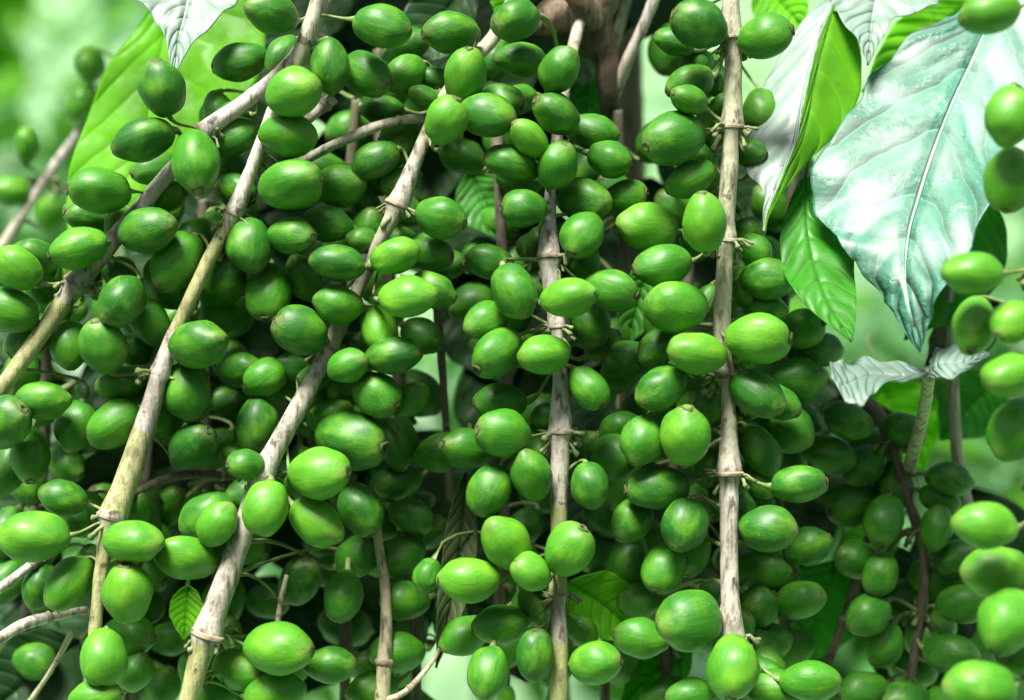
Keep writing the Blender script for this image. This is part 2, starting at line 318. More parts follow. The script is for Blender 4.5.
# berries: x, y, length, width, angle (deg, counter-clockwise), layer [, branch]
BL = """
90 64 32 30 100 T|82 102 36 28 70 T|27 145 36 25 85 T|12 191 34 30 0 T|52 215 40 32 80 T
162 88 52 45 100 F A|143 140 62 42 20 F A|99 190 56 46 0 F A|196 161 63 48 100 F A|155 168 44 34 20 M A|232 138 52 36 25 M A|240 62 54 38 15 B A
148 230 60 43 12 F A|78 249 58 40 15 F A|118 222 34 26 70 M A|165 195 42 36 10 M A|177 262 60 46 60 G B|166 283 54 40 110 M B|122 301 45 44 60 F A|150 322 50 36 -60 M A
103 346 50 45 100 F B|70 345 46 38 100 M A|17 268 48 40 -35 F A|36 256 42 32 -20 M A|8 310 58 44 -20 F A|30 336 52 38 45 M A|90 216 46 36 -10 M A|250 245 50 44 95 F B|222 282 52 44 50 M B|198 345 56 46 15 F B|222 312 46 38 30 B B
272 13 50 38 -10 F B|382 26 56 42 -15 F B|330 66 58 38 95 G B|293 92 50 48 10 N B|366 74 58 42 -35 M B|288 136 54 44 -5 F B|283 56 46 34 60 M B|291 185 60 50 15 F B|340 186 48 44 10 M B|405 74 42 36 40 M B
450 32 56 40 10 M C|465 76 50 42 80 F C|424 97 32 22 -25 M C|434 78 34 22 -5 M C|486 115 55 42 -12 F C|503 100 42 32 -20 M C|446 120 46 40 60 N C|462 156 48 36 -20 B C|400 134 42 30 20 M C|376 160 50 34 28 M C|393 152 40 30 40 M C|516 20 44 40 20 F D|382 110 42 30 0 B C
521 60 56 36 -5 M D|559 70 42 37 60 F D|556 113 46 40 -30 F D|518 100 36 30 20 B D|592 132 54 36 -10 M D|529 138 40 32 -45 F D|512 164 56 38 -18 F D|557 166 42 40 70 F D|610 160 44 36 -20 M D
699 24 54 46 -20 F E|674 42 42 28 -20 M E|766 36 50 44 10 F E|690 84 48 36 20 M E|689 100 34 30 -20 F E|674 138 60 50 20 G E|690 179 52 36 28 G E|760 110 44 34 80 B E|765 150 44 36 60 B E
292 236 48 38 -5 F B|328 224 48 34 -10 M B|337 263 56 38 -8 F B|304 278 48 34 115 M B|268 292 54 44 90 M B|300 330 48 46 -20 F C|338 305 46 38 -12 F B|379 329 46 36 110 F C|394 355 56 38 5 F C|362 240 28 26 0 M B
395 256 54 34 20 N C|430 252 46 36 -15 M C|408 297 56 40 5 N C|432 290 48 36 -22 F C|441 218 48 42 -15 F C|448 264 34 30 0 B C|490 262 54 34 -15 M D|486 320 42 36 30 F D|514 291 54 42 115 F D|422 336 42 34 -30 B C|497 353 50 44 40 F D
524 208 44 36 0 F D|583 200 50 42 -20 M D|582 235 44 42 60 F D|626 196 40 32 10 M D|648 227 62 44 -6 F E|704 222 56 44 95 N E|662 265 58 40 8 F E|569 298 52 40 10 N D|541 286 42 36 30 M D|612 290 50 40 -15 F D|676 307 60 50 -5 F E|544 355 48 38 5 N D
590 322 44 38 -60 M D|630 359 56 36 0 M E|658 347 42 36 45 M E|697 353 56 42 -8 N E|759 338 60 50 -3 N E|765 308 42 32 -10 M E|768 279 50 40 0 M E|707 302 34 26 70 M E
973 273 68 42 0 R G|975 326 54 44 70 R2 G|1012 322 44 40 40 R G|1010 116 58 46 80 R G|1009 180 62 48 80 R2 G|990 12 60 46 12 R G|1010 375 54 44 15 R G|1014 430 62 50 60 R2 G|985 525 66 44 -5 R G|997 572 72 48 0 R2 G|1006 622 60 54 60 R G|980 687 72 50 0 R G|1020 655 50 44 0 R2 G
42 401 54 38 0 F A|5 422 52 48 30 F A|120 383 48 34 12 F B|115 424 56 44 35 G B|186 393 56 46 105 G B|165 414 50 38 70 M B|193 446 50 42 40 M B|76 426 48 38 80 M A|30 455 56 40 100 M A|63 498 42 37 -20 F A
8 468 50 40 70 M A|240 370 46 34 10 M B|265 378 44 36 30 M C|257 424 52 42 80 M C|207 515 58 40 30 M C|246 464 33 30 0 F C|217 524 46 36 55 F C|34 536 68 48 0 N A|268 380 52 44 -20 B C
348 366 38 35 20 F C|377 395 48 42 -30 F C|330 416 46 34 20 M C|353 440 72 55 -12 F C|320 473 57 50 5 N C|361 510 52 42 115 M C|265 508 52 44 80 N C|316 522 58 44 -30 F C|396 440 60 42 100 B C|409 400 46 30 35 M C|396 482 50 36 10 B C|441 452 62 36 15 B D|412 516 46 34 -20 B D|467 448 52 40 -10 M D|500 402 52 36 0 M D|503 433 50 46 -10 F D|489 490 52 42 60 F D
531 474 48 40 110 F D|589 388 48 34 -52 F D|590 485 44 36 100 F D|661 388 52 40 32 F E|620 428 40 32 20 M D|642 440 48 42 70 F E|614 456 46 42 0 M D|686 436 56 50 90 N E|701 404 50 46 80 M E|657 487 62 46 5 F E|632 520 44 40 50 M E|685 524 50 44 70 F E|757 393 58 42 -38 G E|760 450 60 38 -60 M E|778 402 44 34 -30 M E
799 484 60 38 5 F E|848 421 46 36 -20 H|830 455 52 36 -15 H|876 447 50 38 -10 H|895 488 44 40 80 H|852 502 52 44 20 H|950 479 48 32 -12 H|940 499 46 28 -22 H|937 528 44 34 80 H|786 428 52 46 -30 B E|768 529 52 44 0 F E|796 380 52 42 10 B E|740 508 44 30 100 M E
133 541 62 44 -5 F B|186 558 60 44 -18 F B|128 592 56 50 90 F B|68 584 58 42 60 F B|40 586 44 34 80 M A|104 659 54 47 90 F B|95 697 52 36 10 F B|130 636 50 42 0 M B|239 670 56 40 -10 F C|135 672 40 34 60 M B|215 696 46 40 20 M C
279 649 66 52 0 F C|250 690 40 34 0 M C|275 692 60 42 10 F C|330 665 52 36 0 M C|343 596 46 40 80 M C|300 580 48 38 60 B C|405 600 44 38 0 B D|402 556 46 36 40 B D|427 576 34 28 70 M D|396 652 52 40 0 B D|469 580 60 44 0 F D|500 625 54 38 6 M D|464 636 50 38 25 M D|488 672 50 38 80 F D|358 556 46 38 30 B C|372 690 50 36 10 B C
506 543 62 44 125 F D|531 572 38 35 -30 N D|570 549 50 47 60 N D|535 655 54 36 85 F D|596 663 48 42 10 F D|641 638 56 38 -8 M E|690 620 62 56 10 F E|733 668 54 52 80 N E|629 562 60 44 80 B E|664 568 46 40 60 M E|690 548 52 44 80 M E|776 690 60 42 0 F E|690 696 50 34 10 F E|766 640 46 36 0 B E|640 600 44 36 0 B E
811 681 60 40 0 F E|765 572 52 42 10 B E|807 546 48 36 20 B E|900 599 54 36 18 H|938 579 54 44 10 H|930 634 52 44 50 H|914 668 46 38 0 H|862 690 50 38 10 H|864 466 44 36 40 H|884 520 46 38 70 H|962 604 46 38 10 H|884 645 44 36 60 H|952 655 48 40 -10 H|905 702 50 40 0 H|858 560 44 36 -20 H|880 575 42 34 60 H|960 560 44 38 20 H|948 700 46 38 30 H|905 430 40 32 -30 H|868 615 44 38 30 H|800 600 46 36 20 B E|756 608 46 38 40 B E|800 330 46 38 20 B E|820 350 44 36 0 B E
"""
LAY = {'N': -15, 'F': -8, 'G': -7, 'M': 5, 'B': 20, 'T': 138, 'R': -58, 'R2': -46, 'H': 34, 'Z': 40}
branch('H', [(840, 395, 40, 10), (872, 405, 40, 12), (890, 440, 40, 10), (908, 500, 40, 9), (925, 560, 42, 9), (915, 650, 42, 9), (900, 730, 42, 9)],
       [(890, 440), (915, 530), (918, 610)], 'shaded brown twig with dark green fruit at the lower right', M_BARKB, group='twigs behind the fruit')
# shaded branches that hang behind the front ones
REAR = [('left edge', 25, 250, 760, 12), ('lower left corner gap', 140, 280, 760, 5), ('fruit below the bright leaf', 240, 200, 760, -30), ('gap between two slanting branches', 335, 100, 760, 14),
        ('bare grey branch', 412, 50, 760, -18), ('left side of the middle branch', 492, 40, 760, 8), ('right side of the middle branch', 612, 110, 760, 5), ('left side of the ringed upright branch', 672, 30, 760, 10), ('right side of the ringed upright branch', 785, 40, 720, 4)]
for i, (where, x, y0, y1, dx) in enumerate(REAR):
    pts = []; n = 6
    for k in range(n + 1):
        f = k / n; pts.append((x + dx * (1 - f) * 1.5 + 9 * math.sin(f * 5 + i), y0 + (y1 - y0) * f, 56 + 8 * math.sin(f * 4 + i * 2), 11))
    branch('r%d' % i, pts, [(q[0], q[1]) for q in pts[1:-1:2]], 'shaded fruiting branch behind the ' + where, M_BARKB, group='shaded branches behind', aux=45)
    BR['r%d' % i]['y'] = (y0, y1)

items = []
for chunk in BL.replace('\n', '|').split('|'):
    f = chunk.split()
    if not f: continue
    x, y, L, W, a = map(float, f[:5]); lay = f[5]; L *= 1.06; W *= 1.06
    key = f[6] if len(f) > 6 else ('T' if lay == 'T' else 'H')
    items.append([x, y, L, W, a, LAY[lay] + rnd.uniform(-2, 2), key, lay])
GAPS = [(457, 372, 24, 62), (622, 110, 34, 80), (483, 200, 24, 26), (40, 110, 150, 110), (950, 200, 150, 190), (930, 420, 60, 40), (825, 610, 40, 60), (980, 470, 40, 60),
        (605, 605, 38, 24), (180, 475, 60, 26), (640, 312, 14, 26), (420, 600, 20, 36), (800, 60, 70, 100), (190, 605, 22, 24), (160, 60, 60, 60), (860, 560, 26, 30), (415, 545, 14, 14), (150, 470, 75, 36), (590, 410, 26, 22), (470, 545, 20, 60)]
def in_gap(x, y): return any(((x - a) / c) ** 2 + ((y - b) / d_) ** 2 < 1 for a, b, c, d_ in GAPS)
fr = random.Random(21); placed_f = []
for key, nn in (('A', [(205, 130), (78, 283)]), ('B', [(234, 211), (163, 372), (113, 518)]), ('C', [(398, 203), (328, 350), (264, 474), (207, 636)]), ('D', [(549, 262), (560, 330), (560, 432), (559, 594)]), ('E', [(732, 38), (732, 128), (725, 245), (728, 376), (729, 476), (732, 642)])):
    for nx, ny in nn:            # small fruit packed round each node, half hidden by the large ones
        for q in range(7):
            an = fr.uniform(0, 6.28); rr = fr.uniform(20, 50); x, y = nx + rr * math.cos(an), ny + rr * .8 * math.sin(an) + 6
            if in_gap(x, y): continue
            L = fr.uniform(32, 43); items.append([x, y, L, L * fr.uniform(.78, .92), fr.uniform(-80, 80), 7 + fr.uniform(0, 6), key, 'M'])
for tries in range(9000):
    k = fr.randrange(len(REAR)); sp = BR['r%d' % k]['sp']; q = sp[fr.randrange(len(sp))]
    x = q[0] + fr.gauss(0, 26); y = q[1] + fr.gauss(0, 18)
    if in_gap(x, y) or y > 715 or x < -10 or x > 850: continue
    if any((x - a) ** 2 + (y - b) ** 2 < 30 ** 2 for a, b, _k in placed_f): continue
    if sum(1 for z in placed_f if z[2] == k) >= 18: continue
    placed_f.append((x, y, k))
    L = fr.uniform(42, 54)
    items.append([x, y, L, L * fr.uniform(.74, .86), fr.uniform(-60, 80), fr.uniform(38, 60), 'r%d' % k, 'Z'])
# settle the depths so that fruit rest against each other instead of running into each other
obst = []
for k, b in BR.items():
    for q in b['sp'][::2]: obst.append((q[0], q[1], q[2], q[3] / 2, k))
PXM = D / F * 1000               # mm per px at the main plane
items.sort(key=lambda t: t[5])
done = []
for it in items:
    x, y, L, W, a, d, key, lay = it
    r = (L * .4 + W * .6) / 2
    if lay not in ('R', 'R2', 'T'):
        if W < 34: r *= .9
        for _ in range(30):
            moved = False
            for (x2, y2, d2, r2, k2) in done:
                dist = math.hypot(x - x2, y - y2)
                if dist < (r + r2) * .97:
                    need = math.sqrt(((r + r2) * .97) ** 2 - dist ** 2) * PXM * .74
                    if abs(d - d2) < need - .05: d = d2 + need; moved = True
            for (x2, y2, d2, r2, k2) in obst:
                dist = math.hypot(x - x2, y - y2)
                if dist < (r + r2) * .9:
                    need = math.sqrt((r + r2) ** 2 - dist ** 2) * PXM * .85
                    if abs(d - d2) < need - .05:
                        if lay in ('N', 'F') and d2 - need > -24: d = min(d, d2 - need - .06)
                        else: d = d2 + need; moved = True
            if not moved: break
    it[5] = d
    done.append((x, y, d, r, key))

def add_berry(x, y, L, W, a, d, key, lay):
    c = P(x, y, d)
    near_of = {q: min((p - c).length for p in (v['world'][i] for i in v['anchors'])) for q, v in BR.items() if q not in 'TG' and v['count'] < 95}
    if key not in 'TG' and near_of.get(key, 9) > .014:
        alt = min(near_of, key=near_of.get)
        if near_of[alt] < .75 * near_of.get(key, 9): key = alt
    b = BR[key]; b['count'] += 1
    ai = min(b['anchors'], key=lambda i: (b['world'][i] - c).length + (0 if b['sp'][i][1] < y + 8 else .004)); an = b['world'][ai]
    tl = R(rnd.uniform(6, 34)); Lt = min(max(L / math.cos(tl), W * 1.22), W * 1.42); tl = max(tl, math.acos(min(1, L / Lt))) if L < Lt else R(5)
    A = R(a); dr = rt * math.cos(A) + up * math.sin(A)
    if dr.dot(c - an) < 0: dr = -dr
    z = (dr * math.cos(tl) - fw * math.sin(tl)).normalized()
    xx = z.cross(Vector((.2, .9, .3))).normalized(); yy = z.cross(xx)
    ro = rnd.uniform(0, 6.28); xr = xx * math.cos(ro) + yy * math.sin(ro); yr = z.cross(xr)
    s = (S(W, d), S(W * rnd.uniform(.93, 1.0), d), S(Lt, d))
    rotm = Matrix((xr, yr, z)).transposed().to_4x4()
    near = lay in ('R', 'R2', 'N', 'T') or (lay == 'F' and rnd.random() < .22) or (y > 520 and lay == 'F' and x < 480)  # these get the lighter skin, in place of more light
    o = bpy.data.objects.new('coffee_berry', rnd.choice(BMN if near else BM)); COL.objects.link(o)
    mw = Matrix.Translation(c) @ rotm @ Matrix.Diagonal((*s, 1))
    o.location = c; o.rotation_euler = rotm.to_euler(); o.scale = s
    adopt(o, b['obj']); WM[o.name] = mw
    t = bpy.data.objects.new('fruit_scar', TIPM); COL.objects.link(t); t.parent = o   # sits at the berry's far end
    t.scale = (rnd.uniform(1.1, 1.5),) * 2 + (1,)
    base = c - z * s[2] * .49
    av = (base - an); reach = av.length
    dirn = av.normalized() if reach > 1e-5 else -z
    p0 = an + dirn * min(b['rad'][ai] * .8, reach * .4); p3 = base + z * s[2] * .03
    h = (p3 - p0).length
    p1 = p0 + (dirn + Vector((0, 0, .25))).normalized() * h * .35 + fw * (min(.012, h * .55) if h < .016 else .024); p2 = p3 - z * h * .35 + fw * (min(.008, h * .4) if h < .016 else .020)
    pts = []
    for k in range(8):
        u = k / 7; pts.append(p0 * (1 - u) ** 3 + p1 * 3 * u * (1 - u) ** 2 + p2 * 3 * u * u * (1 - u) + p3 * u ** 3)
    w_ = S(rnd.uniform(1.5, 2.2), d)
    bm = bmesh.new(); tube_into(bm, pts, [w_ * v for v in (1.3, 1, .9, .9, .95, 1.1, 1.5, 2.2)], 7, .2)
    mesh_obj('stalk', bm, M_STALK, o)
for it in items: add_berry(*it)

# ------------------------------------------------------------------ leaves
def blade(name, rows, mat, parent, nu=22, nv=70, quilt=.0008, veins=9, wave=.0012, rib=1.6, jag=0, ribmat=None, seed=0, thick=.00035):
    """rows, base to tip: (left x, y, d, mid x, y, d, right x, y, d)"""
    def interp(t):
        f = t * (len(rows) - 1); i = min(int(f), len(rows) - 2); u = f - i
        p0, p1, p2, p3 = rows[max(i - 1, 0)], rows[i], rows[i + 1], rows[min(i + 2, len(rows) - 1)]
        return [.5 * ((2 * b) + (c - a) * u + (2 * a - 5 * b + 4 * c - d) * u * u + (3 * b - a - 3 * c + d) * u ** 3) for a, b, c, d in zip(p0, p1, p2, p3)]
    G = []
    for j in range(nv + 1):
        v = interp(j / nv)
        if jag and .1 < j / nv < .84:
            ja = jag * (abs(((j / nv) * 11.3 + .3) % 1 - .5) * 2 - .5); jb = jag * (abs(((j / nv) * 9.1) % 1 - .5) * 2 - .5)
            v[0] += ja; v[1] += ja * .5; v[6] -= jb; v[7] += jb * .5
        l, m_, r = P(*v[0:3]), P(*v[3:6]), P(*v[6:9]); row = []
        for i in range(nu * 2 + 1):
            u = i / nu - 1; e = l if u < 0 else r; a = abs(u)
            row.append(m_.lerp(e, a))
        G.append(row)
    bm = bmesh.new(); uvl = bm.loops.layers.uv.new('UVMap'); V = []
    for j in range(nv + 1):
        row = []
        for i in range(nu * 2 + 1):
            p = G[j][i]
            du = G[j][min(i + 1, nu * 2)] - G[j][max(i - 1, 0)]; dv = G[min(j + 1, nv)][i] - G[max(j - 1, 0)][i]
            n = du.cross(dv)
            n = n.normalized() if n.length > 1e-12 else -fw
            if n.dot(fw) > 0: n = -n
            wsc = min(1, (G[j][nu * 2] - G[j][0]).length / .03)
            u = i / nu - 1; a = abs(u); t = j / nv; end = wsc * min(1, (1 - t) * 6, t * 6 + .2)
            ph = t * veins - 1.7 * a ** 1.3
            hh = quilt * (abs(math.sin(math.pi * (ph + .5))) - .5) * min(1, a * 4) * end * (1 - .4 * a)
            hh += wave * a * a * math.sin(t * 23 + (2 if u < 0 else 0) + seed) * end + .0006 * noise.noise(p * 45 + Vector((seed, 0, 0))) * end
            hh -= .0006 * max(0, 1 - a * 8)
            row.append(bm.verts.new(p + n * hh))
        V.append(row)
    for j in range(nv):
        for i in range(nu * 2):
            q = [(i, j), (i + 1, j), (i + 1, j + 1), (i, j + 1)]
            try: f = bm.faces.new([V[b][a] for a, b in q])
            except ValueError: continue
            for lp, (a, b) in zip(f.loops, q): lp[uvl].uv = (a / (nu * 2), b / nv)
    mids = [V[j][nu].co.copy() for j in range(nv + 1)]
    surf = [[v.co.copy() for v in row] for row in V]
    bmesh.ops.remove_doubles(bm, verts=bm.verts, dist=1e-6)
    o = mesh_obj(name, bm, mat, parent)
    WM[o.name] = WM[parent.name].copy()
    sm = o.modifiers.new('thickness', 'SOLIDIFY'); sm.thickness = thick; sm.offset = 0
    if rib:
        bm = bmesh.new(); n = len(mids); sc = S(rib, rows[0][5])
        tube_into(bm, mids[:int(n * .95)], [sc * (1 - .75 * k / n) for k in range(int(n * .95))], 7)
        ro = mesh_obj('midrib', bm, ribmat or M_RIB, None)
        ro.parent = o; ro.matrix_parent_inverse = WM[parent.name].inverted()
    return o, surf
def simple(base, tip, width, d0, d1, bend=0, mat=None, parent=None, cup=3, shape=1.0, seed=0, name='leaf', dl=0, dr_=0, **k):
    """ordinary pointed oval leaf between two photo positions"""
    bx, by = base; tx, ty = tip; dx, dy = tx - bx, ty - by; L = math.hypot(dx, dy); nx, ny = dy / L, -dx / L
    rows = []
    for i in range(9):
        t = i / 8; w_ = width / 2 * (math.sin(math.pi * min(1, t * 1.02 + .0) ** .85) ** .8 if 0 < t < .98 else .01) * (1 if t < .75 else 1 - .35 * (t - .75) / .25)
        b = bend * math.sin(math.pi * t); mx, my = bx + dx * t + nx * b, by + dy * t + ny * b; d = d0 + (d1 - d0) * t
        rows.append((mx - nx * w_, my - ny * w_, d - cup + dl, mx, my, d, mx + nx * w_, my + ny * w_, d - cup + dr_))
    return blade(name, rows, mat, parent, seed=seed, **k)
def petiole(pts, w_, mat, parent, name='leaf_stalk'):
    sp = spline(pts, 8); bm = bmesh.new(); tube_into(bm, [P(*q[:3]) for q in sp], [S(w_, q[2]) / 2 for q in sp], 9, .08); return mesh_obj(name, bm, mat, parent)

# the big wet leaf at the upper right
t = thing('leafy_shoot', 'large wet bluish leaf beaded with water at the upper right', 'leaf', P(1010, -60, 40))
rows = [(1000, -40, 58, 1010, -50, 52, 1060, -30, 40),
        (955, 18, 44, 992, 10, 42, 1075, 40, 22),
        (915, 34, 38, 975, 52, 32, 1062, 95, 10),
        (874, 72, 30, 955, 95, 21, 1035, 140, 2),
        (850, 116, 22, 938, 138, 10, 1008, 172, -8),
        (814, 168, 10, 922, 185, -2, 1000, 192, -18),
        (815, 212, 2, 911, 222, -13, 980, 225, -26),
        (842, 243, -8, 906, 255, -22, 962, 262, -33),
        (866, 276, -16, 906, 285, -30, 944, 290, -40),
        (888, 306, -26, 912, 316, -36, 931, 318, -38),
        (909, 338, -34, 917, 341, -38, 925, 338, -38),
        (919, 352, -38, 920, 353, -38, 921, 352, -38)]
rows = [tuple(v * .74 if c % 3 == 2 else v for c, v in enumerate(r_)) for r_ in rows]
lo, surf = blade('leaf', rows, M_LWET, t, nu=36, nv=130, quilt=.0007, veins=9, wave=.0016, rib=1.9, jag=5, seed=3)
petiole([(1010, -50, 52), (1030, -90, 55)], 6, M_STALK, t)
bm = bmesh.new(); dr = random.Random(5)
for q in range(520):
    j = dr.randrange(6, 100); i = dr.randrange(4, 68); p = surf[j][i]
    n = (surf[j][i + 1] - surf[j][i - 1]).cross(surf[j + 1][i] - surf[j - 1][i]).normalized()
    if n.dot(fw) > 0: n = -n
    xx = n.cross(Vector((1, .2, .1))).normalized(); yy = n.cross(xx); r0 = dr.choice((.0005, .0006, .0008, .0011, .0015)) * dr.uniform(.7, 1.1); el = dr.uniform(.8, 1.5)
    off = xx * dr.uniform(-.001, .001) + yy * dr.uniform(-.001, .001); base = p + off + n * .0001
    rings = []
    for a_ in (0, .4, .8, 1.2):
        rings.append([bm.verts.new(base + n * r0 * .55 * math.sin(a_) + (xx * math.cos(k * 1.047) + yy * el * math.sin(k * 1.047)) * r0 * math.cos(a_)) for k in range(6)])
    topv = bm.verts.new(base + n * r0 * .57)
    for A_, B_ in zip(rings, rings[1:]):
        for k in range(6): bm.faces.new((A_[k], A_[(k + 1) % 6], B_[(k + 1) % 6], B_[k]))
    for k in range(6): bm.faces.new((rings[-1][k], rings[-1][(k + 1) % 6], topv))
    bm.faces.new(rings[0][::-1])
wd = mesh_obj('water_drops', bm, M_DROP, None); wd.parent = lo; wd.matrix_parent_inverse = WM[t.name].inverted(); wd['kind'] = 'stuff'

# pale ridged leaf left of it, folded-out right half painted bright for backlight
t = thing('leafy_shoot', 'pale silvery ridged leaf hanging beside the ringed upright branch, its green half folded back', 'leaf', P(845, -30, 45))
fold = [(838, -10, 30), (831, 10, 27), (822, 32, 23), (812, 64, 17), (804, 104, 11), (797, 140, 6), (784, 172, 1), (774, 197, -3), (767, 214, -6), (764, 232, -8)]
lft = [(830, -10, 34), (814, 8, 32), (795, 32, 28), (768, 76, 24), (750, 116, 18), (744, 146, 12), (746, 172, 6), (763, 190, 0), (763, 214, -5), (763, 232, -8)]
rgt = [(842, -10, 30), (846, 14, 30), (856, 38, 29), (862, 66, 26), (858, 98, 22), (838, 132, 16), (812, 158, 9), (784, 190, 1), (770, 214, -5), (765, 232, -8)]
hem = lambda A, B, f: tuple(a + (b - a) * f for a, b in zip(A, B))
blade('leaf', [(*a, *hem(a, b, .93), *b) for a, b in zip(lft, fold)], M_LGLOSS, t, quilt=.0011, veins=10, wave=.0004, rib=0, seed=9)
blade('folded_leaf_half', [(*a, *hem(a, b, .12), *b) for a, b in zip(fold, rgt)], M_LBACKLIT, t, quilt=.0006, veins=9, wave=.0006, rib=1.4, seed=9)
petiole([(842, -12, 42), (850, -60, 46)], 5, M_STALK, t)
t = thing('leafy_shoot', 'white glossy leaf tip hanging between the two big leaves at the top right', 'leaf', P(890, -50, 55))
rows = [(826, -20, 62, 885, -36, 66, 945, -20, 62), (830, 2, 48, 876, -4, 52, 935, 6, 48), (838, 16, 40, 872, 20, 42, 898, 16, 40), (856, 38, 30, 870, 42, 32, 882, 38, 30), (867, 62, 22, 868, 64, 22, 870, 62, 22)]
rows = [tuple(v * .6 if c % 3 == 2 else v for c, v in enumerate(r_)) for r_ in rows]
blade('leaf', rows, M_LGLOSS, t, quilt=.0006, veins=6, seed=1)
petiole([(885, -36, 66), (905, -80, 70)], 5, M_STALK, t)
t = thing('leafy_shoot', 'bright green leaf edge showing behind the large wet leaf', 'leaf', P(960, -20, 60))
simple((985, -10), (862, 92), 66, 66, 56, 0, M_LBACKLIT, t, seed=2)
petiole([(985, -10, 66), (1020, -40, 70)], 5, M_STALK, t)
# green leaf hanging under them
t = thing('leafy_shoot', 'plain green leaf hanging below the silvery ridged leaf', 'leaf', P(800, 150, 30))
rows = [(800, 180, 20, 806, 178, 20, 812, 180, 20), (786, 212, 12, 806, 215, 10, 830, 222, 12), (780, 250, 4, 812, 256, 0, 850, 245, 6), (790, 286, -8, 824, 292, -12, 855, 282, -6), (818, 316, -18, 838, 320, -20, 856, 312, -18), (849, 340, -26, 851, 341, -26, 853, 339, -26)]
blade('leaf', rows, M_LGREEN, t, quilt=.0012, veins=6, seed=4)
petiole([(806, 178, 20), (812, 140, 30)], 5, M_STALK, t)
t = thing('leafy_shoot', 'green leaf in the shade under the tip of the large wet leaf', 'leaf', P(985, 170, 50))
simple((990, 190), (905, 340), 90, 56, 40, 8, M_LGREEN, t, seed=6)
simple((1000, 300), (925, 366), 60, 60, 50, 0, M_LDRY, t, seed=66)
petiole([(990, 190, 56), (1010, 160, 60)], 5, M_STALK, t)
# small curled leaf pair
t = thing('leafy_shoot', 'small curled bluish leaf pair on a brown twig at the right', 'leaf', P(930, 372, 20))
rows = [(928, 372, 20, 928, 373, 20, 928, 374, 20), (905, 364, 22, 903, 376, 14, 905, 381, 12), (878, 360, 26, 872, 374, 14, 880, 386, 6), (852, 361, 24, 852, 380, 8, 868, 400, 0), (838, 362, 16, 842, 384, 4, 858, 406, -2), (830, 362, 10, 832, 376, 4, 846, 402, -2)]
rows = [tuple(v - 42 if c % 3 == 2 else v for c, v in enumerate(r_)) for r_ in rows]
blade('leaf', rows, M_LGLOSS, t, quilt=.0003, veins=5, rib=1.2, seed=7)
rows = [(930, 362, 20, 929, 373, 20, 930, 378, 20), (938, 348, 26, 940, 364, 16, 940, 378, 12), (960, 348, 26, 962, 362, 14, 958, 376, 8), (978, 350, 24, 980, 356, 20, 978, 362, 18), (990, 353, 24, 990, 354, 24, 990, 355, 24)]
rows = [tuple(v - 42 if c % 3 == 2 else v for c, v in enumerate(r_)) for r_ in rows]
blade('leaf', rows, M_LGLOSS, t, quilt=.0003, veins=4, rib=1.2, seed=8)
petiole([(929, 373, -22), (924, 410, 6), (908, 470, 40)], 13, M_BARK, t, 'twig')
petiole([(948, 290, 45), (952, 370, 48), (958, 460, 50), (972, 520, 52)], 12, M_BARK, t, 'twig')
# top left: pale leaf in front of bright yellow-green leaf
t = thing('leafy_shoot', 'pale blue wet leaf pointing down at the top left', 'leaf', P(190, -50, 20))
rows = [(120, -34, 34, 200, -50, 40, 262, -34, 34), (134, -4, 22, 190, -10, 26, 240, -4, 22), (152, 16, 12, 184, 16, 16, 222, 16, 12), (165, 38, 4, 178, 38, 8, 200, 36, 4), (170, 62, -4, 175, 62, -2, 184, 56, -3), (171, 82, -10, 172, 83, -10, 174, 81, -10)]
rows = [tuple(v * .5 if c % 3 == 2 else v for c, v in enumerate(r_)) for r_ in rows]
blade('leaf', rows, M_LGLOSS, t, quilt=.0006, veins=5, seed=5)
petiole([(200, -50, 40), (215, -90, 45)], 5, M_STALK, t)
t = thing('leafy_shoot', 'bright yellow-green backlit leaf behind the fruit at the top left', 'leaf', P(150, -20, 60))
rows = [(170, -30, 66, 175, -34, 66, 180, -30, 66), (140, 22, 58, 168, 10, 62, 225, -10, 60), (112, 60, 52, 160, 55, 56, 262, 20, 54), (92, 104, 48, 150, 104, 50, 258, 80, 50), (76, 150, 46, 140, 150, 46, 215, 125, 46), (66, 192, 44, 118, 195, 42, 160, 190, 44), (70, 235, 42, 96, 236, 40, 120, 232, 42), (84, 262, 40, 85, 262, 40, 86, 262, 40)]
blade('leaf', rows, M_LBACKLIT, t, quilt=.0002, veins=7, seed=11)
petiole([(175, -34, 66), (190, -70, 70)], 5, M_STALK, t)
